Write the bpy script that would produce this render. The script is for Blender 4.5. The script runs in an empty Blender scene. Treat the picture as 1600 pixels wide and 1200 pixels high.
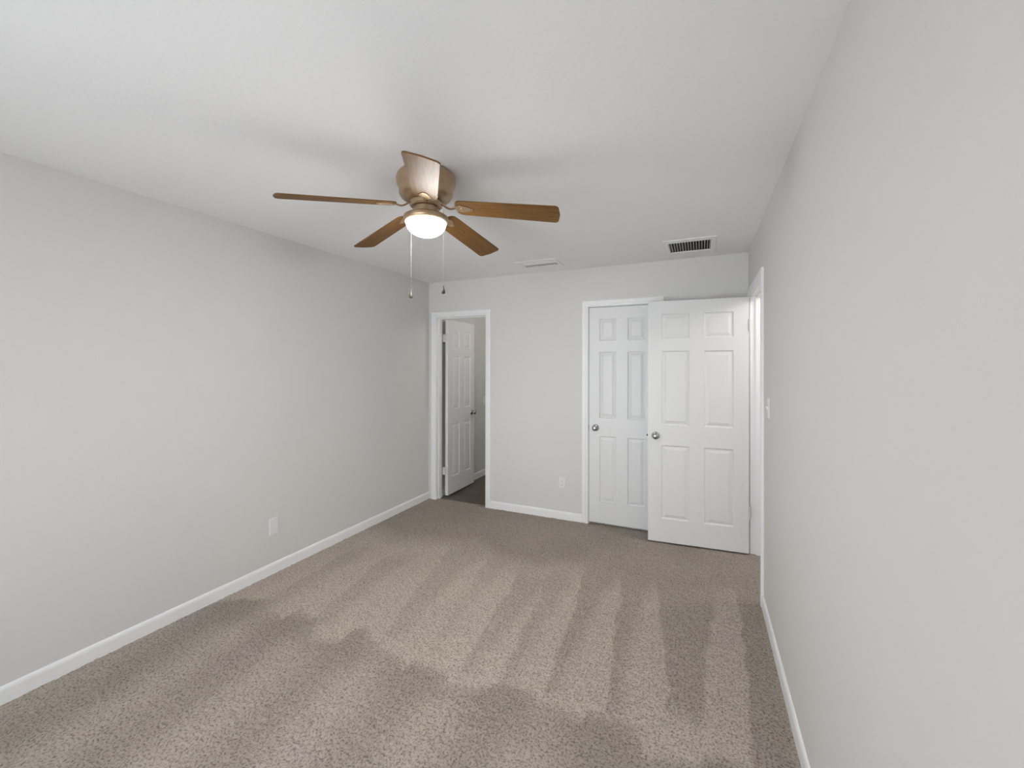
import bpy, bmesh, math
import numpy as np
from mathutils import Matrix, Vector

S = bpy.context.scene
COL = S.collection
rng = np.random.default_rng(7)

# ---------------------------------------------------------------- camera
CAM_H, FPX, CX, CY = 1.49204, 659.03, 801.69, 570.74
RV = Vector((0.912704, 0.408619, 0.001612))
UV = Vector((-0.000430, -0.002984, 0.999995))
FV = Vector((-0.408622, 0.912700, 0.002548))
cd = bpy.data.cameras.new('camera')
cam = bpy.data.objects.new('camera', cd)
COL.objects.link(cam)
cd.sensor_fit = 'HORIZONTAL'
cd.sensor_width = 36.0
cd.lens = FPX / 1600 * 36.0
cd.shift_x = (800 - CX) / 1600
cd.shift_y = (CY - 600) / 1600
cd.clip_start = 0.02
m = Matrix(((RV.x, UV.x, -FV.x, 0), (RV.y, UV.y, -FV.y, 0), (RV.z, UV.z, -FV.z, CAM_H), (0, 0, 0, 1)))
cam.matrix_world = m
S.camera = cam

# ---------------------------------------------------------------- world, light, exposure
S.view_settings.view_transform = 'Standard'
S.view_settings.look = 'None'
S.view_settings.gamma = 1.0
S.view_settings.use_curve_mapping = False
S.view_settings.exposure = 0.22
LAMP = 205.0                                  # glow of the ceiling fan's bowl, see its material
w = bpy.data.worlds.new('sky')
S.world = w
w.use_nodes = True
w.node_tree.nodes['Background'].inputs[0].default_value = (0.89, 0.935, 1.0, 1)
w.node_tree.nodes['Background'].inputs[1].default_value = 2.7


def daylight(name, loc, sx, sy, power, rot):
    ld = bpy.data.lights.new(name, 'AREA')
    ld.shape = 'RECTANGLE'
    ld.size, ld.size_y = sx, sy
    ld.energy = power
    ld.spread = math.radians(80)                 # narrow spread sends this added area light down the room, evening near and far
    ld.color = (0.95, 0.975, 1.0)
    o = bpy.data.objects.new(name, ld)
    o.location = loc
    o.rotation_euler = rot
    COL.objects.link(o)
    return o


# room: X from XL to XR, Y from YB (behind camera) to YF (far wall)
XL, XR, YB, YF, H = -2.8185, 0.350, -0.57, 3.963, 2.433
WT = 0.115
YF2 = YF + WT
# daylight arriving through the wide window of the wall behind the camera
daylight('window_daylight', (-1.235, YB - WT - 0.10, 1.05), 2.3, 1.55, 10.2, (math.radians(92), 0, 0))

# ---------------------------------------------------------------- materials


def srgb(r, g, b):
    f = lambda c: ((c / 255) / 12.92 if c / 255 <= 0.04045 else ((c / 255 + 0.055) / 1.055) ** 2.4)
    return (f(r), f(g), f(b), 1)


def mat(name, col, rough=0.5, metal=0.0, bump=0.0, bscale=200, bdist=0.001, vary=0.0, vscale=3, spec=0.5, detail=3):
    m = bpy.data.materials.new(name)
    m.use_nodes = True
    nt = m.node_tree
    b = nt.nodes['Principled BSDF']
    b.inputs['Base Color'].default_value = col
    b.inputs['Roughness'].default_value = rough
    b.inputs['Metallic'].default_value = metal
    b.inputs['Specular IOR Level'].default_value = spec
    tc = nt.nodes.new('ShaderNodeTexCoord')
    if bump:
        n = nt.nodes.new('ShaderNodeTexNoise')
        n.inputs['Scale'].default_value = bscale
        n.inputs['Detail'].default_value = detail
        bp = nt.nodes.new('ShaderNodeBump')
        bp.inputs['Strength'].default_value = bump
        bp.inputs['Distance'].default_value = bdist
        nt.links.new(tc.outputs['Object'], n.inputs['Vector'])
        nt.links.new(n.outputs['Fac'], bp.inputs['Height'])
        nt.links.new(bp.outputs['Normal'], b.inputs['Normal'])
    n2 = nt.nodes.new('ShaderNodeTexNoise')
    n2.inputs['Scale'].default_value = vscale
    mx = nt.nodes.new('ShaderNodeMix')
    mx.data_type = 'RGBA'
    mx.inputs[6].default_value = col
    mx.inputs[7].default_value = tuple(c * (1 - vary) for c in col[:3]) + (1,)
    nt.links.new(tc.outputs['Object'], n2.inputs['Vector'])
    nt.links.new(n2.outputs['Fac'], mx.inputs[0])
    nt.links.new(mx.outputs[2], b.inputs['Base Color'])
    return m


M = {}
M['wall'] = mat('wall_paint', (0.712, 0.706, 0.686, 1), 0.62, bump=0.35, bscale=130, bdist=0.0015, vary=0.03, vscale=1.5)
M['ceiling'] = mat('ceiling_paint', (0.915, 0.915, 0.912, 1), 0.8, bump=0.28, bscale=75, bdist=0.003, vary=0.02, detail=5)
M['trim'] = mat('trim_paint', (0.88, 0.885, 0.89, 1), 0.35, vary=0.01)
M['door'] = mat('door_paint', (0.775, 0.78, 0.785, 1), 0.38, bump=0.12, bscale=90, bdist=0.0008, vary=0.01)
M['plastic'] = mat('white_plastic', (0.80, 0.80, 0.79, 1), 0.3, vary=0.01)
M['slot'] = mat('dark_slot', (0.03, 0.03, 0.03, 1), 0.6)
M['duct'] = mat('duct_interior', (0.035, 0.030, 0.024, 1), 0.8, vary=0.2)
M['vane'] = mat('grille_vane_paint', (0.62, 0.60, 0.55, 1), 0.45, vary=0.03)
M['nickel'] = mat('satin_nickel', (0.46, 0.46, 0.46, 1), 0.16, 1.0, vary=0.03)
M['hinge'] = mat('painted_hinge', (0.70, 0.71, 0.71, 1), 0.4, vary=0.08, vscale=80)
M['bronze'] = mat('antique_brass', (0.46, 0.33, 0.21, 1), 0.36, 0.75, vary=0.12, vscale=12)
M['fob'] = mat('dark_fob', (0.05, 0.047, 0.038, 1), 0.6, 0.0)
M['chain'] = mat('chain_metal', (0.14, 0.135, 0.12, 1), 0.7, 0.0)
M['window'] = mat('window_frame_paint', (0.8, 0.8, 0.8, 1), 0.4)


def wood_blade():
    m = bpy.data.materials.new('walnut_blade')
    m.use_nodes = True
    nt = m.node_tree
    b = nt.nodes['Principled BSDF']
    tc = nt.nodes.new('ShaderNodeTexCoord')
    mp = nt.nodes.new('ShaderNodeMapping')
    mp.inputs['Scale'].default_value = (3, 38, 38)
    n = nt.nodes.new('ShaderNodeTexNoise')
    n.inputs['Scale'].default_value = 2.2
    n.inputs['Detail'].default_value = 6
    n.inputs['Distortion'].default_value = 0.6
    r = nt.nodes.new('ShaderNodeValToRGB')
    r.color_ramp.elements[0].position = 0.3
    r.color_ramp.elements[0].color = (0.115, 0.052, 0.012, 1)
    r.color_ramp.elements[1].position = 0.72
    r.color_ramp.elements[1].color = (0.200, 0.098, 0.026, 1)
    L = nt.links.new
    L(tc.outputs['Object'], mp.inputs[0]); L(mp.outputs[0], n.inputs['Vector'])
    L(n.outputs['Fac'], r.inputs[0]); L(r.outputs[0], b.inputs['Base Color'])
    b.inputs['Roughness'].default_value = 0.58
    b.inputs['Specular IOR Level'].default_value = 0.3
    return m


M['wood'] = wood_blade()


def plank_floor():
    m = bpy.data.materials.new('dark_plank')
    m.use_nodes = True
    nt = m.node_tree
    b = nt.nodes['Principled BSDF']
    tc = nt.nodes.new('ShaderNodeTexCoord')
    br = nt.nodes.new('ShaderNodeTexBrick')
    br.inputs['Scale'].default_value = 1.0
    br.inputs['Brick Width'].default_value = 1.2
    br.inputs['Row Height'].default_value = 0.15
    br.inputs['Mortar Size'].default_value = 0.002
    br.inputs['Color1'].default_value = (0.120, 0.088, 0.066, 1)
    br.inputs['Color2'].default_value = (0.155, 0.118, 0.090, 1)
    br.inputs['Mortar'].default_value = (0.05, 0.04, 0.03, 1)
    mp = nt.nodes.new('ShaderNodeMapping')
    mp.inputs['Scale'].default_value = (2, 40, 1)
    n = nt.nodes.new('ShaderNodeTexNoise')
    n.inputs['Scale'].default_value = 3
    n.inputs['Detail'].default_value = 5
    mx = nt.nodes.new('ShaderNodeMix')
    mx.data_type = 'RGBA'
    mx.blend_type = 'MULTIPLY'
    mx.inputs[0].default_value = 0.5
    L = nt.links.new
    L(tc.outputs['Object'], br.inputs['Vector']); L(tc.outputs['Object'], mp.inputs[0])
    L(mp.outputs[0], n.inputs['Vector']); L(br.outputs['Color'], mx.inputs[6])
    L(n.outputs['Fac'], mx.inputs[7]); L(mx.outputs[2], b.inputs['Base Color'])
    b.inputs['Roughness'].default_value = 0.45
    return m


M['plank'] = plank_floor()


def carpet_mat():
    m = bpy.data.materials.new('beige_carpet')
    m.use_nodes = True
    nt = m.node_tree
    L = nt.links.new
    b = nt.nodes['Principled BSDF']
    b.inputs['Roughness'].default_value = 0.95
    b.inputs['Specular IOR Level'].default_value = 0.1
    tc = nt.nodes.new('ShaderNodeTexCoord')
    at = nt.nodes.new('ShaderNodeAttribute')
    at.attribute_name = 'nap'
    # pile tone: nap brushed one way or the other, darker along the right wall
    mx = nt.nodes.new('ShaderNodeMix')
    mx.data_type = 'RGBA'
    mx.inputs[6].default_value = (0.515, 0.455, 0.385, 1)
    mx.inputs[7].default_value = (0.345, 0.300, 0.254, 1)
    L(at.outputs['Fac'], mx.inputs[0])
    # yarn flecks, with the shade in tuft crevices put into the colour
    n = nt.nodes.new('ShaderNodeTexNoise')
    n.inputs['Scale'].default_value = 105
    n.inputs['Detail'].default_value = 4
    n.inputs['Roughness'].default_value = 0.6
    L(tc.outputs['Object'], n.inputs['Vector'])
    r = nt.nodes.new('ShaderNodeValToRGB')
    r.color_ramp.elements[0].position = 0.34
    r.color_ramp.elements[0].color = (0.45, 0.44, 0.43, 1)
    r.color_ramp.elements[1].position = 0.53
    r.color_ramp.elements[1].color = (1.05, 1.05, 1.05, 1)
    L(n.outputs['Fac'], r.inputs[0])
    m2 = nt.nodes.new('ShaderNodeMix')
    m2.data_type = 'RGBA'
    m2.blend_type = 'MULTIPLY'
    m2.inputs[0].default_value = 1.0
    L(mx.outputs[2], m2.inputs[6]); L(r.outputs[0], m2.inputs[7])
    # faint violet yarn tone in broad patches
    n3 = nt.nodes.new('ShaderNodeTexNoise')
    n3.inputs['Scale'].default_value = 3.0
    n3.inputs['Detail'].default_value = 2
    L(tc.outputs['Object'], n3.inputs['Vector'])
    r3 = nt.nodes.new('ShaderNodeValToRGB')
    r3.color_ramp.elements[0].position = 0.45
    r3.color_ramp.elements[0].color = (1, 1, 1, 1)
    r3.color_ramp.elements[1].position = 0.65
    r3.color_ramp.elements[1].color = (0.985, 0.975, 1.04, 1)
    L(n3.outputs['Fac'], r3.inputs[0])
    m3 = nt.nodes.new('ShaderNodeMix')
    m3.data_type = 'RGBA'
    m3.blend_type = 'MULTIPLY'
    m3.inputs[0].default_value = 1.0
    L(m2.outputs[2], m3.inputs[6]); L(r3.outputs[0], m3.inputs[7])
    L(m3.outputs[2], b.inputs['Base Color'])
    bp = nt.nodes.new('ShaderNodeBump')
    bp.inputs['Strength'].default_value = 0.7
    bp.inputs['Distance'].default_value = 0.004
    n2 = nt.nodes.new('ShaderNodeTexNoise')
    n2.inputs['Scale'].default_value = 210
    n2.inputs['Detail'].default_value = 3
    L(tc.outputs['Object'], n2.inputs['Vector'])
    L(n2.outputs['Fac'], bp.inputs['Height']); L(bp.outputs['Normal'], b.inputs['Normal'])
    return m


M['carpet'] = carpet_mat()


def emis(name, col, st):
    m = bpy.data.materials.new(name)
    m.use_nodes = True
    b = m.node_tree.nodes['Principled BSDF']
    b.inputs['Base Color'].default_value = (0.85, 0.84, 0.8, 1)
    b.inputs['Roughness'].default_value = 0.25
    b.inputs['Emission Color'].default_value = col
    b.inputs['Emission Strength'].default_value = st
    return m


M['bowl'] = emis('lit_frosted_glass', (1.0, 0.972, 0.925, 1), 5.0)
# the bulb sits low in the bowl: the glass glows strongest at its centre, weaker at the rim
_nt = M['bowl'].node_tree
_tc = _nt.nodes.new('ShaderNodeTexCoord')
_sp = _nt.nodes.new('ShaderNodeSeparateXYZ')
_mr = _nt.nodes.new('ShaderNodeMapRange')
_mr.inputs['From Min'].default_value = -0.236
_mr.inputs['From Max'].default_value = -0.306
_pw = _nt.nodes.new('ShaderNodeMath')
_pw.operation = 'POWER'
_pw.inputs[1].default_value = 1.6
_ml = _nt.nodes.new('ShaderNodeMath')
_ml.operation = 'MULTIPLY_ADD'
_ml.inputs[1].default_value = LAMP
_ml.inputs[2].default_value = 0.45
_nt.links.new(_tc.outputs['Object'], _sp.inputs[0])
_nt.links.new(_sp.outputs['Z'], _mr.inputs['Value'])
_nt.links.new(_mr.outputs[0], _pw.inputs[0])
_nt.links.new(_pw.outputs[0], _ml.inputs[0])
_nt.links.new(_ml.outputs[0], _nt.nodes['Principled BSDF'].inputs['Emission Strength'])


def glass_mat():
    m = bpy.data.materials.new('window_glass')
    m.use_nodes = True
    nt = m.node_tree
    nt.nodes.clear()
    o = nt.nodes.new('ShaderNodeOutputMaterial')
    t = nt.nodes.new('ShaderNodeBsdfTransparent')
    g = nt.nodes.new('ShaderNodeBsdfGlossy')
    g.inputs['Roughness'].default_value = 0.02
    x = nt.nodes.new('ShaderNodeMixShader')
    x.inputs[0].default_value = 0.05
    nt.links.new(t.outputs[0], x.inputs[1]); nt.links.new(g.outputs[0], x.inputs[2])
    nt.links.new(x.outputs[0], o.inputs[0])
    return m


M['glass'] = glass_mat()

# ---------------------------------------------------------------- mesh helpers


class MB:
    def __init__(s):
        s.v, s.f = [], []

    def add(s, vs, fs):
        o = len(s.v)
        s.v += [tuple(v) for v in vs]
        s.f += [tuple(i + o for i in f) for f in fs]
        return s

    def box(s, x0, y0, z0, x1, y1, z1):
        vs = [(x, y, z) for x in (x0, x1) for y in (y0, y1) for z in (z0, z1)]
        return s.add(vs, [(0, 1, 3, 2), (4, 6, 7, 5), (0, 4, 5, 1), (2, 3, 7, 6), (0, 2, 6, 4), (1, 5, 7, 3)])

    def sweep(s, prof, a, b, ea, eb):
        """profile points (u,v) carried from a to b; ea, eb: unit vectors for u and v"""
        a, b, ea, eb = map(Vector, (a, b, ea, eb))
        n = len(prof)
        vs = [a + ea * u + eb * v for u, v in prof] + [b + ea * u + eb * v for u, v in prof]
        fs = [(i, (i + 1) % n, n + (i + 1) % n, n + i) for i in range(n)] + [tuple(range(n))[::-1], tuple(range(n, 2 * n))]
        return s.add(vs, fs)

    def lathe(s, prof, c=(0, 0, 0), axis='Z', n=48):
        vs, fs = [], []
        k = len(prof)
        for i in range(n):
            a = 2 * math.pi * i / n
            for r, h in prof:
                x, y, z = r * math.cos(a), r * math.sin(a), h
                if axis == 'Y':
                    x, y, z = x, z, y
                if axis == 'X':
                    x, y, z = z, x, y
                vs.append((c[0] + x, c[1] + y, c[2] + z))
        for i in range(n):
            j = (i + 1) % n
            for t in range(k - 1):
                fs.append((i * k + t, j * k + t, j * k + t + 1, i * k + t + 1))
        return s.add(vs, fs)

    def tube(s, pts, r, n=8, flat=1.0):
        pts = [Vector(q) for q in pts]
        vs, fs = [], []
        for i, q in enumerate(pts):
            d = (pts[min(i + 1, len(pts) - 1)] - pts[max(i - 1, 0)]).normalized()
            up = Vector((0, 0, 1)) if abs(d.z) < 0.95 else Vector((1, 0, 0))
            sd = d.cross(up).normalized()
            u = sd.cross(d).normalized()
            for k in range(n):
                a = 2 * math.pi * k / n
                vs.append(q + sd * (r * math.cos(a)) + u * (r * flat * math.sin(a)))
        for i in range(len(pts) - 1):
            for k in range(n):
                fs.append((i * n + k, i * n + (k + 1) % n, (i + 1) * n + (k + 1) % n, (i + 1) * n + k))
        fs.append(tuple(range(n))[::-1])
        fs.append(tuple((len(pts) - 1) * n + k for k in range(n)))
        return s.add(vs, fs)

    def build(s, name, material, parent=None, smooth=False, bevel=0.0, loc=None):
        me = bpy.data.meshes.new(name)
        me.from_pydata(s.v, [], s.f)
        bm = bmesh.new()
        bm.from_mesh(me)
        bmesh.ops.remove_doubles(bm, verts=bm.verts, dist=1e-6)
        bmesh.ops.recalc_face_normals(bm, faces=bm.faces)
        bm.to_mesh(me)
        bm.free()
        me.materials.append(material)
        if smooth:
            for q in me.polygons:
                q.use_smooth = True
            try:
                me.set_sharp_from_angle(angle=math.radians(40))
            except Exception:
                pass
        o = bpy.data.objects.new(name, me)
        COL.objects.link(o)
        if bevel:
            bv = o.modifiers.new('bevel', 'BEVEL')
            bv.width = bevel
            bv.segments = 2
            bv.limit_method = 'ANGLE'
        if parent is not None:
            o.parent = parent
        if loc is not None:
            o.location = loc
        return o


def empty(name, loc, rz=0.0):
    o = bpy.data.objects.new(name, None)
    o.location = loc
    o.rotation_euler = (0, 0, rz)
    o.empty_display_size = 0.1
    COL.objects.link(o)
    return o


def tag(o, label, cat=None, group=None, kind=None):
    o['label'] = label
    if cat: o['category'] = cat
    if group: o['group'] = group
    if kind: o['kind'] = kind
    return o


def struct(o, label, cat):
    return tag(o, label, cat, kind='structure')


def slab(axis, lo, hi, a0, a1, b0, b1, holes):
    """a solid slab, thick along `axis` from lo to hi, spanning a x b, with rectangular holes (a0,a1,b0,b1)"""
    A = sorted({a0, a1} | {h for q in holes for h in q[:2]})
    B = sorted({b0, b1} | {h for q in holes for h in q[2:]})
    solid = {}
    for i in range(len(A) - 1):
        for j in range(len(B) - 1):
            ca, cb = (A[i] + A[i + 1]) / 2, (B[j] + B[j + 1]) / 2
            solid[i, j] = not any(q[0] < ca < q[1] and q[2] < cb < q[3] for q in holes)

    def P(t, a, b):
        return {'X': (t, a, b), 'Y': (a, t, b), 'Z': (a, b, t)}[axis]
    mb = MB()
    for (i, j), s_ in solid.items():
        if not s_:
            continue
        x0, x1, y0, y1 = A[i], A[i + 1], B[j], B[j + 1]
        for t in (lo, hi):
            mb.add([P(t, x0, y0), P(t, x1, y0), P(t, x1, y1), P(t, x0, y1)], [(0, 1, 2, 3)])
        for (di, dj, e) in ((-1, 0, ((x0, y0), (x0, y1))), (1, 0, ((x1, y0), (x1, y1))), (0, -1, ((x0, y0), (x1, y0))), (0, 1, ((x0, y1), (x1, y1)))):
            if not solid.get((i + di, j + dj), False):
                (p, q), (r, t) = e
                mb.add([P(lo, p, q), P(hi, p, q), P(hi, r, t), P(lo, r, t)], [(0, 1, 2, 3)])
    return mb


# ---------------------------------------------------------------- room shell
JT = 0.018                                   # jamb board thickness
# clear openings
D1 = (-2.715, -2.095, 2.032)                 # passage door in far wall (x0,x1,top)
D2 = (-0.985, -0.367, 2.055)                 # closet door in far wall
D3 = (3.082, 3.850, 2.050)                   # entry door in right wall (y0,y1,top)
GR = (-0.237, 0.060, 3.415, 3.705)           # return air opening in ceiling
RG = (-1.515, -1.195, 3.535, 3.715)          # supply register opening in ceiling
WN = (-2.335, -0.135, 0.22, 2.03)            # window in the wall behind

struct(slab('Y', YF, YF2, XL - WT, XR, 0, H, [(D1[0] - JT, D1[1] + JT, 0, D1[2] + JT), (D2[0] - JT, D2[1] + JT, 0, D2[2] + JT)])
       .build('wall_far', M['wall']), 'warm light grey far wall with closet and passage door openings', 'wall')
struct(slab('X', XR, XR + WT, YB - WT, YF2, 0, H, [(D3[0] - JT, D3[1] + JT, 0, D3[2] + JT)])
       .build('wall_right', M['wall']), 'warm light grey wall along the right with entry door opening', 'wall')
struct(slab('X', XL - WT, XL, YB - WT, YF, 0, H, []).build('wall_left', M['wall']), 'long blank warm light grey wall on the left', 'wall')
struct(slab('Y', YB - WT, YB, XL, XR, 0, H, [WN]).build('wall_back', M['wall']), 'light grey wall with a wide window behind the camera', 'wall')
struct(slab('Z', H, H + 0.12, XL - WT, XR + WT, YB - WT, YF2, [GR, RG]).build('ceiling', M['ceiling']),
       'white textured ceiling over the bedroom', 'ceiling')


# carpet: fine grid with real tufted relief
def carpet():
    st = 0.0065
    x0, x1, y0, y1 = XL, XR + WT + 0.02, YB, YF + 0.045
    nx, ny = int((x1 - x0) / st), int((y1 - y0) / st)
    X, Y = np.meshgrid(np.linspace(x0, x1, nx), np.linspace(y0, y1, ny), indexing='ij')

    def vn(scale, seed, ax=1.0, ay=1.0):
        r = np.random.default_rng(seed)
        gx, gy = (X - x0) / (scale * ax), (Y - y0) / (scale * ay)
        G = r.random((int(gx.max()) + 3, int(gy.max()) + 3))
        i, j = gx.astype(int), gy.astype(int)
        u, v = gx - i, gy - j
        u, v = u * u * (3 - 2 * u), v * v * (3 - 2 * v)
        return (G[i, j] * (1 - u) + G[i + 1, j] * u) * (1 - v) + (G[i, j + 1] * (1 - u) + G[i + 1, j + 1] * u) * v
    Z = 0.0045 * (vn(0.016, 1) - 0.5) + 0.004 * (vn(0.008, 2) - 0.5) + 0.002 * (vn(0.05, 3) - 0.5)
    jx, jy = (vn(0.12, 4) - 0.5) * 0.035, (vn(0.15, 5) - 0.5) * 0.10
    XX, YY = X + jx, Y + jy
    soft = lambda t, wd: np.clip(t / wd + 0.5, 0, 1)
    nap = 0.10 + 0.18 * (vn(0.45, 6) - 0.3)
    # vacuum strokes along the room, and a dark band by the right wall: (x centre at near end, x centre at far end, half width near, far, y near, y far, strength)
    strokes = [(-0.615, -0.66, 0.03, 0.095, 1.80, 2.85, .75), (-0.35, -0.41, 0.035, 0.075, 1.78, 2.82, .75),
               (-0.07, -0.10, 0.07, 0.15, 1.95, 2.82, .8), (0.26, 0.29, 0.11, 0.07, 0.9, 3.05, .9),
               (-1.04, -1.08, 0.035, 0.10, 1.74, 2.60, .55), (-0.84, -0.90, 0.03, 0.075, 1.76, 2.68, .6),
               (-1.56, -1.72, 0.07, 0.12, 1.86, 2.76, .5), (-2.02, -2.12, 0.07, 0.10, 1.72, 2.45, .45),
               (-1.28, -1.40, 0.04, 0.07, 1.8, 2.7, .35), (-2.42, -2.50, 0.06, 0.08, 1.3, 2.4, .45)]
    for xa, xb, wa, wb, ya, yb, sv in strokes:
        t = np.clip((YY - ya) / (yb - ya), 0, 1)
        c, hw = xa + (xb - xa) * t, wa + (wb - wa) * t
        t2 = np.clip((YY - yb) / 0.3 + 0.35, 0, 1)
        hw = hw + 0.03 * t2
        rs = 0.03 if abs(xa + 0.07) < 0.01 else 0.11
        mk = soft(XX - (c - hw), 0.018) * soft((c + hw) - XX, rs) * soft(YY - ya, 0.12) * soft(yb + 0.28 - YY, 0.30)
        nap = np.maximum(nap, sv * mk)
    near = soft(1.76 - YY + 0.03 * np.sin(XX * 7) + 0.03 * np.sign(np.sin(XX * 14)), 0.06) * soft(0.12 - XX, 0.1)
    band = 0.68 + 0.22 * np.sin(XX * 14 + 0.6 * np.sin(YY * 5))
    nap = nap * (1 - near) + near * (band + 0.25 * np.exp(-((YY - 1.66) / 0.10) ** 2))
    far = soft(YY - 3.0 - 0.08 * np.sin(XX * 6), 0.35)
    nap = nap * (1 - far) + far * (0.85 + 0.25 * (vn(0.3, 8) - 0.5))
    nap = np.clip(nap + 0.15 * (vn(0.03, 9) - 0.5), 0, 1)
    V = np.stack([X, Y, Z], -1).reshape(-1, 3).astype(np.float32)
    idx = np.arange(nx * ny).reshape(nx, ny)
    F = np.stack([idx[:-1, :-1], idx[1:, :-1], idx[1:, 1:], idx[:-1, 1:]], -1).reshape(-1, 4)
    me = bpy.data.meshes.new('floor')
    me.vertices.add(len(V)); me.vertices.foreach_set('co', V.ravel())
    me.loops.add(F.size); me.loops.foreach_set('vertex_index', F.ravel().astype(np.int32))
    me.polygons.add(len(F)); me.polygons.foreach_set('loop_start', np.arange(0, F.size, 4, dtype=np.int32))
    try:
        me.polygons.foreach_set('loop_total', np.full(len(F), 4, dtype=np.int32))
    except Exception:
        pass
    me.update(calc_edges=True)
    me.polygons.foreach_set('use_smooth', np.ones(len(F), dtype=bool))
    a = me.attributes.new('nap', 'FLOAT', 'POINT')
    a.data.foreach_set('value', nap.ravel().astype(np.float32))
    me.materials.append(M['carpet'])
    o = bpy.data.objects.new('floor', me)
    COL.objects.link(o)
    return o


struct(carpet(), 'beige cut pile carpet floor with vacuum tracks', 'floor')

# spaces beyond the openings
HX0, HX1, HY1 = -2.742, -1.15, 6.2
struct(MB().box(HX0, YF + 0.045, -0.06, HX1, HY1, -0.006).build('floor_hall', M['plank']), 'dark wood plank floor beyond the passage door', 'floor')
struct(MB().box(HX0 - WT, YF2, -0.06, HX0, HY1, H).build('wall_hall_left', M['wall']), 'shaded grey wall beyond the passage door', 'wall')
struct(MB().box(HX1, YF2, -0.06, HX1 + WT, HY1, H).build('wall_hall_right', M['wall']), 'hall wall on the right beyond the passage door', 'wall')
struct(MB().box(HX0 - WT, HY1, -0.06, HX1 + WT, HY1 + WT, H).build('wall_hall_end', M['wall']), 'end wall of the hall beyond the passage door', 'wall')
struct(MB().box(HX0 - WT, YF2, H, HX1 + WT, HY1 + WT, H + 0.12).build('ceiling_hall', M['ceiling']), 'ceiling of the hall beyond the passage door', 'ceiling')
ex0, ex1 = XR + WT, 1.6
struct(MB().box(ex0 + 0.02, 2.4, -0.06, ex1, 4.5, -0.006).build('floor_landing', M['plank']), 'dark plank floor outside the entry door', 'floor')
struct(MB().box(ex1, 2.4, -0.06, ex1 + WT, 4.5, H).build('wall_landing_right', M['wall']), 'wall across the landing outside the entry door', 'wall')
struct(MB().box(ex0, 4.5, -0.06, ex1 + WT, 4.5 + WT, H).build('wall_landing_end', M['wall']), 'end wall of the landing outside the entry door', 'wall')
struct(MB().box(ex0, 2.4 - WT, -0.06, ex1 + WT, 2.4, H).build('wall_landing_near', M['wall']), 'near wall of the landing outside the entry door', 'wall')
struct(MB().box(ex0, 2.4 - WT, H, ex1 + WT, 4.5 + WT, H + 0.12).build('ceiling_landing', M['ceiling']), 'ceiling of the landing outside the entry door', 'ceiling')
# closet interior
struct(MB().box(-1.15 + WT + 0.001, YF2 + 0.6, -0.06, XR + WT - 0.001, YF2 + 0.65, H).box(-1.15 + WT + 0.001, YF + 0.045, -0.06, XR + WT - 0.001, YF2 + 0.6, -0.006)
       .build('wall_closet', M['wall']), 'closet interior behind the closed closet door', 'wall')

# ---------------------------------------------------------------- trim
BH, BT = 0.078, 0.0125
bprof = [(0, -0.01), (BT, -0.01), (BT, BH - 0.020), (BT - 0.002, BH - 0.010), (BT - 0.006, BH - 0.003), (BT - 0.010, BH), (0, BH)]
CW, CT = 0.057, 0.016


def base(name, a, b, inward, label):
    o = MB().sweep(bprof, a, b, inward, (0, 0, 1)).build(name, M['trim'])
    return struct(o, label, 'baseboard')


base('baseboard_left', (XL, YB, 0), (XL, YF, 0), (1, 0, 0), 'long white baseboard along the left wall')
base('baseboard_right', (XR, YB + BT, 0), (XR, D3[0] - 0.005 - CW, 0), (-1, 0, 0), 'white baseboard along the right wall before the entry door')
base('baseboard_far', (D1[1] + 0.005 + CW, YF, 0), (D2[0] - 0.005 - CW, YF, 0), (0, -1, 0), 'short white baseboard between passage door and closet')
base('baseboard_corner', (D2[1] + 0.005 + CW, YF, 0), (XR - BT, YF, 0), (0, -1, 0), 'white baseboard behind the open entry door')
base('baseboard_back', (XL + BT, YB, 0), (XR, YB, 0), (0, 1, 0), 'white baseboard under the window behind the camera')
base('baseboard_hall', (HX0, YF2, 0), (HX0, HY1, 0), (1, 0, 0), 'white baseboard of the hall beyond the passage door')

cprof = [(0, 0), (0, 0.009), (0.004, 0.011), (0.016, 0.012), (0.020, 0.015), (0.050, CT), (CW, CT - 0.003), (CW, 0)]


def casing(mb, P, x0, x1, top):
    """mitred casing round an opening on a wall plane. P(u, z, d) gives the 3-D point: u along the wall, d off the wall"""
    r = 0.005
    path = [(x0 - r, -0.008, -1, 0), (x0 - r, top + r, -1, 1), (x1 + r, top + r, 1, 1), (x1 + r, -0.008, 1, 0)]
    n = len(cprof)
    vs = []
    for (u, z, du, dz) in path:
        for (o, d) in cprof:
            vs.append(P(u + du * o, z + dz * o, d))
    fs = []
    for k in range(3):
        for i in range(n):
            j = (i + 1) % n
            fs.append((k * n + i, k * n + j, (k + 1) * n + j, (k + 1) * n + i))
    fs += [tuple(range(n)), tuple(range(3 * n, 4 * n))]
    mb.add(vs, fs)


def jamb(mb, P, x0, x1, top, depth, stop0, stop1):
    """jamb boards lining the opening, with a stop strip; d runs into the wall"""
    def bx(u0, u1, z0, z1, d0, d1):
        vs = [P(u, z, -d) for u in (u0, u1) for z in (z0, z1) for d in (d0, d1)]
        mb.add(vs, [(0, 1, 3, 2), (4, 6, 7, 5), (0, 4, 5, 1), (2, 3, 7, 6), (0, 2, 6, 4), (1, 5, 7, 3)])
    e = 0.0005
    bx(x0 - JT + e, x0, -0.008, top, e, depth)
    bx(x1, x1 + JT - e, -0.008, top, e, depth)
    bx(x0 - JT + e, x1 + JT - e, top, top + JT - e, e, depth)
    s_ = 0.010
    bx(x0, x0 + s_, -0.008, top, stop0, stop1)
    bx(x1 - s_, x1, -0.008, top, stop0, stop1)
    bx(x0 + s_, x1 - s_, top - s_, top, stop0, stop1)


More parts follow.
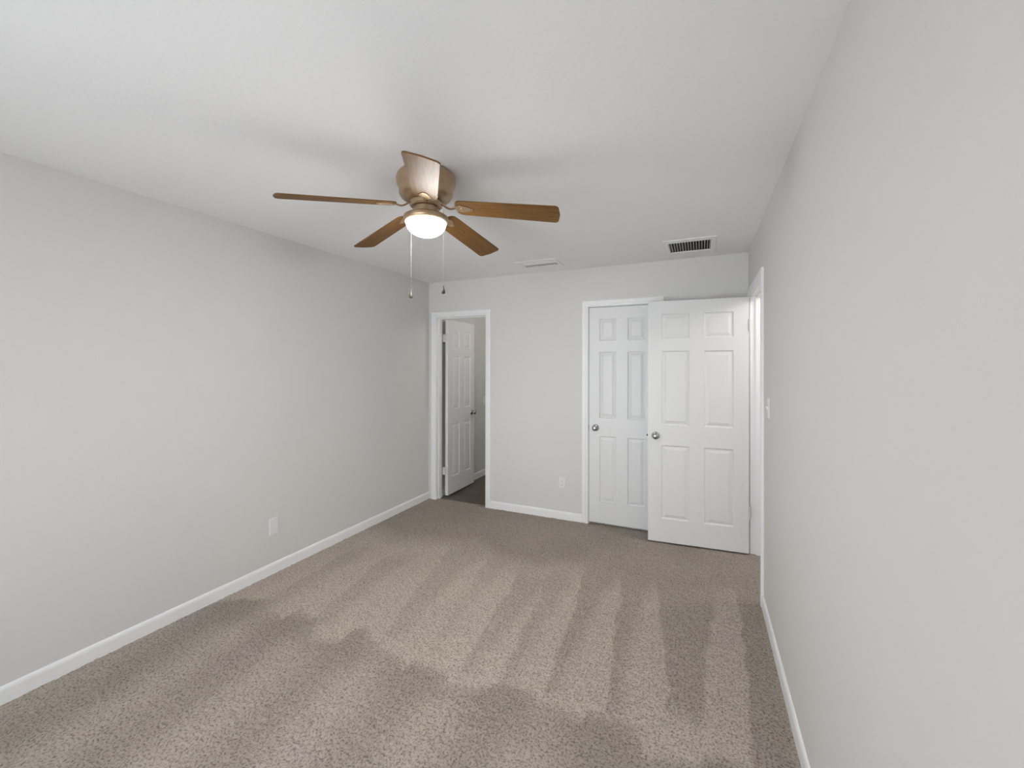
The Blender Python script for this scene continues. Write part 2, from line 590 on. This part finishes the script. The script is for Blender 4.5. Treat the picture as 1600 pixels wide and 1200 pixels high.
Pfar = lambda u, z, d: (u, YF - d, z)
Pback = lambda u, z, d: (u, YF2 + d, z)
Pr = lambda u, z, d: (XR - d, u, z)
Pr2 = lambda u, z, d: (XR + WT + d, u, z)
mb = MB(); casing(mb, Pfar, *D1)
struct(mb.build('trim_1', M['trim']), 'white casing around the passage door in the far left corner', 'door casing')
mb = MB(); jamb(mb, Pfar, *D1, WT, 0.040, 0.076)
struct(mb.build('trim_2', M['trim']), 'white jamb and stop lining the passage door opening', 'door jamb')
mb = MB(); casing(mb, Pfar, *D2)
struct(mb.build('trim_3', M['trim']), 'white casing around the closed closet door', 'door casing')
mb = MB(); jamb(mb, Pfar, *D2, WT, 0.040, 0.075)
struct(mb.build('trim_4', M['trim']), 'white jamb lining the closet door opening', 'door jamb')
mb = MB(); casing(mb, Pr, *D3)
struct(mb.build('trim_5', M['trim']), 'white casing around the entry opening in the right wall', 'door casing')
mb = MB(); jamb(mb, Pr, *D3, WT, 0.040, 0.075)
struct(mb.build('trim_6', M['trim']), 'white jamb of the entry opening beside the open door', 'door jamb')
mb = MB(); casing(mb, Pr2, *D3)
struct(mb.build('trim_7', M['trim']), 'white casing on the landing side of the entry opening', 'door casing')

# ---------------------------------------------------------------- doors
TH = 0.035


def door_mesh(W, Ht, stile=0.108, mull=0.105):
    """six-panel leaf; local x 0..W, y 0..TH, z 0..Ht"""
    pw = (W - 2 * stile - mull) / 2
    cols = [(stile, stile + pw), (stile + pw + mull, W - stile)]
    rows = [(0.195, 0.815), (0.985, 1.610), (1.715, 1.920)]
    k = Ht / 2.03
    rows = [(a * k, b * k) for a, b in rows]
    xs = sorted({0, W} | {c for q in cols for c in q})
    zs = sorted({0, Ht} | {c for q in rows for c in q})
    mb = MB()
    rings = [(0, 0), (0.006, 0.0070), (0.012, 0.0085), (0.018, 0.0075), (0.038, 0.0015)]
    for face, sg in ((0.0, 1), (TH, -1)):
        for i in range(len(xs) - 1):
            for j in range(len(zs) - 1):
                q = (xs[i], xs[i + 1], zs[j], zs[j + 1])
                pan = any(abs(q[0] - c[0]) < 1e-6 for c in cols) and any(abs(q[2] - r[0]) < 1e-6 for r in rows)
                if not pan:
                    mb.add([(q[0], face, q[2]), (q[1], face, q[2]), (q[1], face, q[3]), (q[0], face, q[3])], [(0, 1, 2, 3)])
                    continue
                vs = []
                for o, d in rings:
                    y = face + sg * d
                    vs += [(q[0] + o, y, q[2] + o), (q[1] - o, y, q[2] + o), (q[1] - o, y, q[3] - o), (q[0] + o, y, q[3] - o)]
                fs = []
                for r in range(len(rings) - 1):
                    for t in range(4):
                        fs.append((4 * r + t, 4 * r + (t + 1) % 4, 4 * r + 4 + (t + 1) % 4, 4 * r + 4 + t))
                e = 4 * (len(rings) - 1)
                fs.append((e, e + 1, e + 2, e + 3))
                mb.add(vs, fs)
    for i in range(len(xs) - 1):
        for z in (0, Ht):
            mb.add([(xs[i], 0, z), (xs[i + 1], 0, z), (xs[i + 1], TH, z), (xs[i], TH, z)], [(0, 1, 2, 3)])
    for j in range(len(zs) - 1):
        for x in (0, W):
            mb.add([(x, 0, zs[j]), (x, 0, zs[j + 1]), (x, TH, zs[j + 1]), (x, TH, zs[j])], [(0, 1, 2, 3)])
    return mb


knob_prof = [(0.0, 0.060), (0.010, 0.0595), (0.019, 0.057), (0.0245, 0.051), (0.026, 0.044), (0.0245, 0.037), (0.019, 0.031), (0.0125, 0.027),
             (0.011, 0.022), (0.0115, 0.012)]
rose_prof = [(0.0, 0.013), (0.020, 0.0125), (0.028, 0.010), (0.032, 0.006), (0.033, 0.0), (0.0, 0.0)]


def knob(parent, x, z, side):
    """side -1: sticks out of the y=0 face; +1: out of the y=TH face"""
    y = 0.0 if side < 0 else TH
    k = MB().lathe([(r, side * h) for r, h in knob_prof], (0, 0, 0), 'Y', 32).build('door_knob', M['nickel'], parent, True, loc=(x, y, z))
    MB().lathe([(r, side * h) for r, h in rose_prof], (0, 0, 0), 'Y', 32).build('rose', M['nickel'], k, True)
    return k


def hinge(parent, x, y, z, leafdir, plate):
    """knuckle barrel at x,y with plates; plate = list of boxes (local)"""
    mb = MB()
    for k in range(5):
        z0 = z - 0.045 + k * 0.018
        mb.lathe([(0, z0), (0.0062, z0), (0.0062, z0 + 0.0172), (0, z0 + 0.0172)], (x, y, 0), 'Z', 12)
    mb.lathe([(0, z + 0.045), (0.005, z + 0.045), (0.004, z + 0.050), (0, z + 0.051)], (x, y, 0), 'Z', 12)
    for b in plate:
        mb.box(b[0], b[1], z - 0.044, b[2], b[3], z + 0.044)
    return mb.build('hinge', M['hinge'], parent, True)


# passage door: hinged at the left jamb, swung into the hall
d1 = door_mesh(0.612, 2.012, 0.095, 0.10).build('door_1', M['door'])
# local x runs from hinge edge outwards, local y=0 face looks right (towards the opening)
d1.location = (-2.651, 4.100, 0.014)
d1.rotation_euler = (0, 0, math.radians(90.3))
struct(d1, 'white six-panel door ajar in the far left doorway', 'door')
knob(d1, 0.612 - 0.062, 0.90, -1)
for z in (0.28, 1.80):
    hinge(d1, -0.008, 0.026, z, 1, [(-0.003, 0.004, 0.0, 0.032), (-0.012, 0.034, -0.009, 0.064), (-0.020, 0.030, -0.003, 0.033)])

# closet door
d2 = door_mesh(0.610, 2.028, 0.098, 0.105).build('door_2', M['door'])
d2.location = (D2[0] + 0.004, YF + 0.003, 0.022)
struct(d2, 'white six-panel closet door closed in the far wall', 'door')
knob(d2, 0.062, 0.890, -1)
MB().box(-0.0035, -0.004, 0.862, 0.0, 0.018, 0.918).build('latch_plate', M['slot'], d2)
for z in (0.25, 1.0, 1.80):
    hinge(d2, 0.612, -0.004, z, 1, [(0.608, -0.002, 0.6125, 0.004)])

# entry door: hinged on the right wall, standing open in front of the closet
d3 = door_mesh(0.762, 2.032, 0.108, 0.112).build('door_3', M['door'])
a3 = math.radians(180 + 3.6)
# local x from hinge edge out, local y=TH face looks at the camera
d3.location = (XR - 0.012, 3.846, 0.013)
d3.rotation_euler = (0, 0, a3)
struct(d3, 'white six-panel entry door standing open beside the right wall', 'door')
knob(d3, 0.762 - 0.062, 0.893, 1)
knob(d3, 0.762 - 0.062, 0.893, -1)
MB().box(0.762, TH / 2 - 0.011, 0.864, 0.7635, TH / 2 + 0.011, 0.922).build('latch_plate', M['nickel'], d3)
MB().box(0.7635, TH / 2 - 0.006, 0.885, 0.774, TH / 2 + 0.007, 0.901).build('latch_bolt', M['slot'], d3, bevel=0.002)
for z in (0.325, 1.81):
    hinge(d3, -0.004, TH + 0.002, z, 1, [(-0.003, TH - 0.032, 0.0, TH)])

# ---------------------------------------------------------------- window behind the camera
wx0, wx1, wz0, wz1 = WN
mb = MB()
y0w, y1w = YB - WT + 0.02, YB - 0.03
f = 0.05
mb.box(wx0, y0w, wz0, wx0 + f, y1w, wz1).box(wx1 - f, y0w, wz0, wx1, y1w, wz1)
mb.box(wx0 + f, y0w, wz0, wx1 - f, y1w, wz0 + f).box(wx0 + f, y0w, wz1 - f, wx1 - f, y1w, wz1)
xm = (wx0 + wx1) / 2
mb.box(xm - 0.025, y0w, wz0 + f, xm + 0.025, y1w, wz1 - f)
wf = mb.build('window_1', M['window'])
struct(wf, 'wide white framed window in the wall behind the camera', 'window')
for x0, x1 in ((wx0 + f, xm - 0.025), (xm + 0.025, wx1 - f)):
    MB().box(x0, y0w + 0.02, wz0 + f, x1, y0w + 0.024, wz1 - f).build('pane', M['glass'], wf)
struct(MB().box(wx0 - 0.03, YB - 0.03, wz0 - 0.02, wx1 + 0.03, YB + 0.04, wz0).build('trim_8', M['trim'], bevel=0.003), 'white sill under the window behind the camera', 'window sill')

# ---------------------------------------------------------------- ceiling fan
FX, FY = -1.229, 1.703
ZHUB, ZTIP, RT, PITCH = 2.276, 2.200, 0.648, -0.215
fan = empty('ceiling_fan', (FX, FY, H))
tag(fan, 'flush-mount brass ceiling fan with five walnut blades and lit glass bowl', 'ceiling fan')
z = lambda q: q - H
prof = [(0, 0), (0.120, 0), (0.128, -0.006), (0.138, -0.018), (0.1425, -0.034), (0.1420, -0.050), (0.137, -0.064), (0.131, -0.074),
        (0.1295, -0.086), (0.1295, -0.098), (0.127, -0.110), (0.118, -0.122), (0.100, -0.133), (0.080, -0.139), (0, -0.139)]
MB().lathe(prof, n=72).build('motor_housing', M['bronze'], fan, True)
MB().lathe([(0, -0.1395), (0.074, -0.1395), (0.078, -0.144), (0.078, -0.160), (0.072, -0.166), (0, -0.166)], n=56).build('flywheel', M['bronze'], fan, True)
MB().lathe([(0, -0.1665), (0.056, -0.1665), (0.060, -0.170), (0.062, -0.195), (0.070, -0.203), (0.098, -0.209), (0.107, -0.215), (0.109, -0.226), (0.106, -0.236), (0.103, -0.2385), (0, -0.2385)], n=64).build('light_fitter', M['bronze'], fan, True)
bp_ = [(0, -0.2388), (0.0970, -0.2388), (0.0990, -0.240), (0.0992, -0.243), (0.097, -0.246)]
for k in range(1, 13):
    t = k / 12 * math.pi / 2
    bp_.append((0.0955 * math.cos(t) ** 1.12 if k < 12 else 0.0, -0.247 - 0.064 * math.sin(t)))
MB().lathe(bp_, n=72).build('glass_bowl', M['bowl'], fan, True)

R0 = 0.150
ang0 = 4.05319


def blade_outline():
    pts = []
    L = RT - R0
    w0, w1 = 0.056, 0.067
    n = 10
    c0, c1 = 0.030, 0.020
    hw = lambda x: w0 + (w1 - w0) * min(1, x / L * 1.05)
    side = []
    for k in range(7):
        t = math.pi / 2 * k / 6
        side.append((c0 - c0 * math.cos(t), hw(0) - c0 + c0 * math.sin(t)))
    for k in range(1, n):
        x = c0 + (L - c0 - c1) * k / n
        side.append((x, hw(x)))
    for k in range(7):
        t = math.pi / 2 * k / 6
        side.append((L - c1 + c1 * math.sin(t), w1 - c1 + c1 * math.cos(t)))
    side.append((L + 0.006, 0))
    return side + [(x, -y) for x, y in side[-2::-1]]


def make_blade(k):
    a = ang0 - k * 2 * math.pi / 5
    e = Vector((math.cos(a), math.sin(a), 0)); n = Vector((-e.y, e.x, 0))
    slope = (ZTIP - ZHUB) / RT
    ex = Vector((e.x, e.y, slope)).normalized()
    ey = (n + Vector((0, 0, PITCH))).normalized()
    ez = ex.cross(ey).normalized(); ey = ez.cross(ex).normalized()
    o = Vector((0, 0, ZHUB - H)) + Vector((e.x, e.y, slope)) * R0
    mw = Matrix(((ex.x, ey.x, ez.x, o.x), (ex.y, ey.y, ez.y, o.y), (ex.z, ey.z, ez.z, o.z), (0, 0, 0, 1)))
    out = blade_outline()
    t = 0.0032
    N = len(out)
    mb = MB()
    mb.add([(x, y, t) for x, y in out] + [(x, y, -t) for x, y in out],
           [tuple(range(N)), tuple(range(N, 2 * N))[::-1]] + [(i, (i + 1) % N, N + (i + 1) % N, N + i) for i in range(N)])
    b = mb.build('blade', M['wood'], fan, bevel=0.0012)
    b.matrix_local = mw
    # blade iron: flat arm curving down out of the flywheel and up onto the blade root, with a three-screw plate
    inv = mw.inverted()
    pts = []
    for s_ in range(13):
        q = s_ / 12
        r = 0.070 + q * (R0 + 0.028 - 0.070)
        zz = (-0.152) * (1 - q) + (o.z + slope * (r - R0) - 0.004) * q - 0.016 * math.sin(math.pi * min(1, q * 1.15)) ** 2
        pts.append(inv @ Vector((e.x * r, e.y * r, zz)))
    im = MB()
    im.tube(pts, 0.010, 10, 0.42)
    pl = [(0.0, 0.018), (0.025, 0.030), (0.055, 0.020), (0.085, 0.008), (0.085, -0.008), (0.055, -0.020), (0.025, -0.030), (0.0, -0.018)]
    q = len(pl)
    im.add([(x, y, -t - 0.0002) for x, y in pl] + [(x, y, -t - 0.0032) for x, y in pl],
           [tuple(range(q)), tuple(range(q, 2 * q))[::-1]] + [(i, (i + 1) % q, q + (i + 1) % q, q + i) for i in range(q)])
    for sx, sy in ((0.026, 0.018), (0.026, -0.018), (0.070, 0)):
        im.lathe([(0, -t - 0.0055), (0.003, -t - 0.005), (0.0042, -t - 0.003), (0, -t - 0.003)], (sx, sy, 0), 'Z', 10)
    im.build('blade_iron', M['bronze'], b, True)


for k in range(5):
    make_blade(k)

RX, RY = 0.9127, 0.4087            # across the room as the chains are spread
for side, fwd, zb in ((-0.0835, 0.045, 1.838), (0.094, -0.055, 1.842)):
    cx, cy = RX * side - RY * fwd, RY * side + RX * fwd
    l = math.hypot(cx, cy); ux, uy = cx / l, cy / l
    mb = MB()
    z0 = -0.186
    pts = [(ux * 0.058, uy * 0.058, z0), (ux * (l - 0.012), uy * (l - 0.012), z0 - 0.002), (cx - ux * 0.003, cy - uy * 0.003, z0 - 0.006), (cx, cy, z0 - 0.016), (cx, cy, zb - H + 0.03)]
    mb.tube(pts, 0.0005, 6)
    zz = z0 - 0.02
    while zz > zb - H + 0.04:
        mb.lathe([(0, zz + 0.0009), (0.0009, zz + 0.0004), (0.0009, zz - 0.0004), (0, zz - 0.0009)], (cx, cy, 0), 'Z', 6)
        zz -= 0.006
    c = mb.build('pull_chain', M['chain'], fan, True)
    zf = zb - H
    MB().lathe([(0, zf + 0.034), (0.0022, zf + 0.033), (0.0026, zf + 0.026), (0.0045, zf + 0.018), (0.0080, zf + 0.010), (0.0092, zf + 0.003),
                (0.0085, zf - 0.003), (0.005, zf - 0.006), (0, zf - 0.007)], (cx, cy, 0), 'Z', 20).build('chain_pull', M['fob'], c, True)

# ---------------------------------------------------------------- return air grille
gx0, gx1, gy0, gy1 = GR
gc = ((gx0 + gx1) / 2, (gy0 + gy1) / 2)
g = empty('return_air_grille', (gc[0], gc[1], H))
tag(g, 'white ceiling return air grille with dark slots near the entry door', 'air vent')
ox0, ox1, oy0, oy1 = -0.272 - gc[0], 0.098 - gc[0], 3.342 - gc[1], 3.795 - gc[1]
ix0, ix1, iy0, iy1 = gx0 - gc[0] + 0.001, gx1 - gc[0] - 0.001, gy0 - gc[1] + 0.001, gy1 - gc[1] - 0.001
slab('Z', -0.008, -0.0005, ox0, ox1, oy0, oy1, [(ix0, ix1, iy0, iy1)]).build('frame', M['trim'], g, bevel=0.002)
mb = MB()
for k in range(16):
    x = ix0 + (ix1 - ix0) * (k + 0.0) / 15
    a = math.radians(18)
    h_, t = 0.014, 0.0016
    dx = h_ * math.tan(a) * 0.5
    x = min(max(x, ix0 + dx + t), ix1 - dx - t)
    mb.add([(x - dx - t, iy0 + 0.002, -0.003), (x - dx + t, iy0 + 0.002, -0.003), (x + dx + t, iy0 + 0.002, h_ - 0.003), (x + dx - t, iy0 + 0.002, h_ - 0.003),
            (x - dx - t, iy1 - 0.002, -0.003), (x - dx + t, iy1 - 0.002, -0.003), (x + dx + t, iy1 - 0.002, h_ - 0.003), (x + dx - t, iy1 - 0.002, h_ - 0.003)],
           [(0, 1, 2, 3), (7, 6, 5, 4), (0, 4, 5, 1), (1, 5, 6, 2), (2, 6, 7, 3), (3, 7, 4, 0)])
mb.build('louvers', M['vane'], g)
mb = MB()
mb.box(ix0, iy0, 0.30, ix1, iy1, 0.31)
mb.box(ix0, iy0, 0.0, ix0 + 0.0015, iy1, 0.30).box(ix1 - 0.0015, iy0, 0.0, ix1, iy1, 0.30)
mb.box(ix0 + 0.0015, iy0, 0.0, ix1 - 0.0015, iy0 + 0.0015, 0.30).box(ix0 + 0.0015, iy1 - 0.0015, 0.0, ix1 - 0.0015, iy1, 0.30)
mb.build('duct', M['duct'], g)

# supply register: curved blades throwing air into the room
rx0, rx1, ry0, ry1 = RG
rc = ((rx0 + rx1) / 2, (ry0 + ry1) / 2)
rg = empty('supply_register', (rc[0], rc[1], H))
tag(rg, 'small white ceiling register with one grey slot left of the return grille', 'air vent')
jx0, jx1, jy0, jy1 = rx0 - rc[0] + 0.001, rx1 - rc[0] - 0.001, ry0 - rc[1] + 0.001, ry1 - rc[1] - 0.001
slab('Z', -0.006, -0.0005, jx0 - 0.032, jx1 + 0.030, jy0 - 0.055, jy1 + 0.040, [(jx0, jx1, jy0, jy1)]).build('frame', M['ceiling'], rg, bevel=0.0015)
mb = MB()
for k in range(2):
    ya = jy0 + 0.002 + k * 0.046
    pr_ = [(ya + 0.0, 0.018), (ya + 0.012, 0.006), (ya + 0.028, -0.001), (ya + 0.046, -0.004)]
    pr_ = pr_ + [(a_, b_ + 0.0012) for a_, b_ in pr_[::-1]]
    mb.sweep(pr_, (jx0, 0, 0), (jx1, 0, 0), (0, 1, 0), (0, 0, 1))
mb.build('louvers', M['ceiling'], rg)
M['grey'] = mat('register_interior', (0.50, 0.50, 0.49, 1), 0.6)
mb = MB()
mb.box(jx0, jy0, 0.05, jx1, jy1, 0.055)
mb.box(jx0, jy0, 0.02, jx0 + 0.0015, jy1, 0.05).box(jx1 - 0.0015, jy0, 0.02, jx1, jy1, 0.05)
mb.box(jx0 + 0.0015, jy1 - 0.0015, 0.001, jx1 - 0.0015, jy1, 0.05).box(jx0 + 0.0015, jy0, 0.021, jx1 - 0.0015, jy0 + 0.0015, 0.05)
mb.build('duct', M['grey'], rg)


# ---------------------------------------------------------------- outlets and switches
def plate_root(name, loc, rz, label, cat):
    """local +y points off the wall into the room, x along it"""
    o = empty(name, loc, rz)
    tag(o, label, cat)
    mb = MB()
    w_, h_, t = 0.035, 0.0575, 0.0055
    mb.add([(-w_, 0.0003, -h_), (w_, 0.0003, -h_), (w_, 0.0003, h_), (-w_, 0.0003, h_),
            (-w_ + 0.004, t, -h_ + 0.004), (w_ - 0.004, t, -h_ + 0.004), (w_ - 0.004, t, h_ - 0.004), (-w_ + 0.004, t, h_ - 0.004)],
           [(0, 1, 2, 3), (4, 5, 6, 7), (0, 1, 5, 4), (1, 2, 6, 5), (2, 3, 7, 6), (3, 0, 4, 7)])
    mb.build('cover_plate', M['plastic'], o)
    return o


def outlet(loc, rz, label):
    o = plate_root('wall_outlet', loc, rz, label, 'outlet')
    for s_ in (-1, 1):
        mb = MB()
        zc = s_ * 0.0195
        out = [(0.0170 * math.cos(a), max(-0.0135, min(0.0135, 0.0170 * math.sin(a)))) for a in [2 * math.pi * k / 28 for k in range(28)]]
        N = len(out)
        mb.add([(x, 0.0056, zc + y) for x, y in out] + [(x, 0.0078, zc + y) for x, y in out],
               [tuple(range(N)), tuple(range(N, 2 * N))] + [(i, (i + 1) % N, N + (i + 1) % N, N + i) for i in range(N)])
        r = mb.build('receptacle', M['plastic'], o)
        mb = MB()
        mb.box(-0.0075, 0.0078, zc - 0.001, -0.0055, 0.0081, zc + 0.007).box(0.0055, 0.0078, zc - 0.001, 0.0075, 0.0081, zc + 0.006)
        mb.lathe([(0, 0.0078), (0.0026, 0.0078), (0.0026, 0.0081), (0, 0.0081)], (0, 0, zc - 0.0075), 'Y', 12)
        mb.build('slot', M['slot'], r)
    MB().lathe([(0, 0.0055), (0.003, 0.0056), (0.002, 0.0068), (0, 0.007)], (0, 0, 0), 'Y', 12).build('screw', M['plastic'], o)
    return o


def switch(loc, rz, label):
    o = plate_root('light_switch', loc, rz, label, 'light switch')
    MB().add([(-0.005, 0.0056, -0.012), (0.005, 0.0056, -0.012), (0.005, 0.0056, 0.012), (-0.005, 0.0056, 0.012),
              (-0.004, 0.0075, -0.010), (0.004, 0.0075, -0.010), (0.004, 0.016, 0.008), (-0.004, 0.016, 0.008)],
             [(0, 1, 2, 3), (4, 5, 6, 7), (0, 1, 5, 4), (1, 2, 6, 5), (2, 3, 7, 6), (3, 0, 4, 7)]).build('toggle', M['plastic'], o)
    for s_ in (-1, 1):
        MB().lathe([(0, 0.0055), (0.003, 0.0056), (0.002, 0.0066), (0, 0.0068)], (0, 0, s_ * 0.030), 'Y', 12).build('screw', M['plastic'], o)
    return o


wp = plate_root('wall_plate', (XL, 2.074, 0.339), -math.pi / 2, 'white wall plate low on the long blank left wall', 'wall plate')
MB().box(-0.0165, 0.0056, -0.033, 0.0165, 0.0068, 0.033).build('insert', M['plastic'], wp, bevel=0.0008)
for s_ in (-1, 1):
    MB().lathe([(0, 0.0055), (0.003, 0.0056), (0.002, 0.0066), (0, 0.0068)], (0, 0, s_ * 0.042), 'Y', 12).build('screw', M['plastic'], wp)
outlet((-1.246, YF, 0.357), math.pi, 'white wall outlet on the far wall beside the closet casing')
switch((XR, 2.80, 1.255), math.pi / 2, 'white light switch on the right wall beside the entry casing')
switch((HX0, 5.16, 1.02), -math.pi / 2, 'white light switch on the hall wall past the passage door')


# ---------------------------------------------------------------- added lamps, unseen, put in hall and landing to lift the light
def added_dome_lamp(loc, power, label):
    o = empty('added_ceiling_light', loc)
    tag(o, label, 'added ceiling light')
    MB().lathe([(0, 0), (0.13, 0), (0.13, -0.02), (0, -0.02)], n=32).build('lamp_base', M['trim'], o, True)
    MB().lathe([(0.118, -0.0205), (0.115, -0.04), (0.09, -0.062), (0.05, -0.075), (0, -0.079)], n=32).build('lamp_shade', M['plastic'], o, True)
    ld = bpy.data.lights.new('bulb', 'POINT')  # added point light, hung below the shade
    ld.energy = power
    ld.shadow_soft_size = 0.10
    ld.color = (1.0, 0.96, 0.90)
    l = bpy.data.objects.new('bulb', ld)
    COL.objects.link(l)
    l.parent = o
    l.location = (0, 0, -0.19)


added_dome_lamp((-1.45, 4.7, H), 8.5, 'added unseen white dome ceiling light in the hall beyond the passage door')
added_dome_lamp((1.02, 3.45, H), 17, 'added unseen white dome ceiling light on the landing outside the entry door')
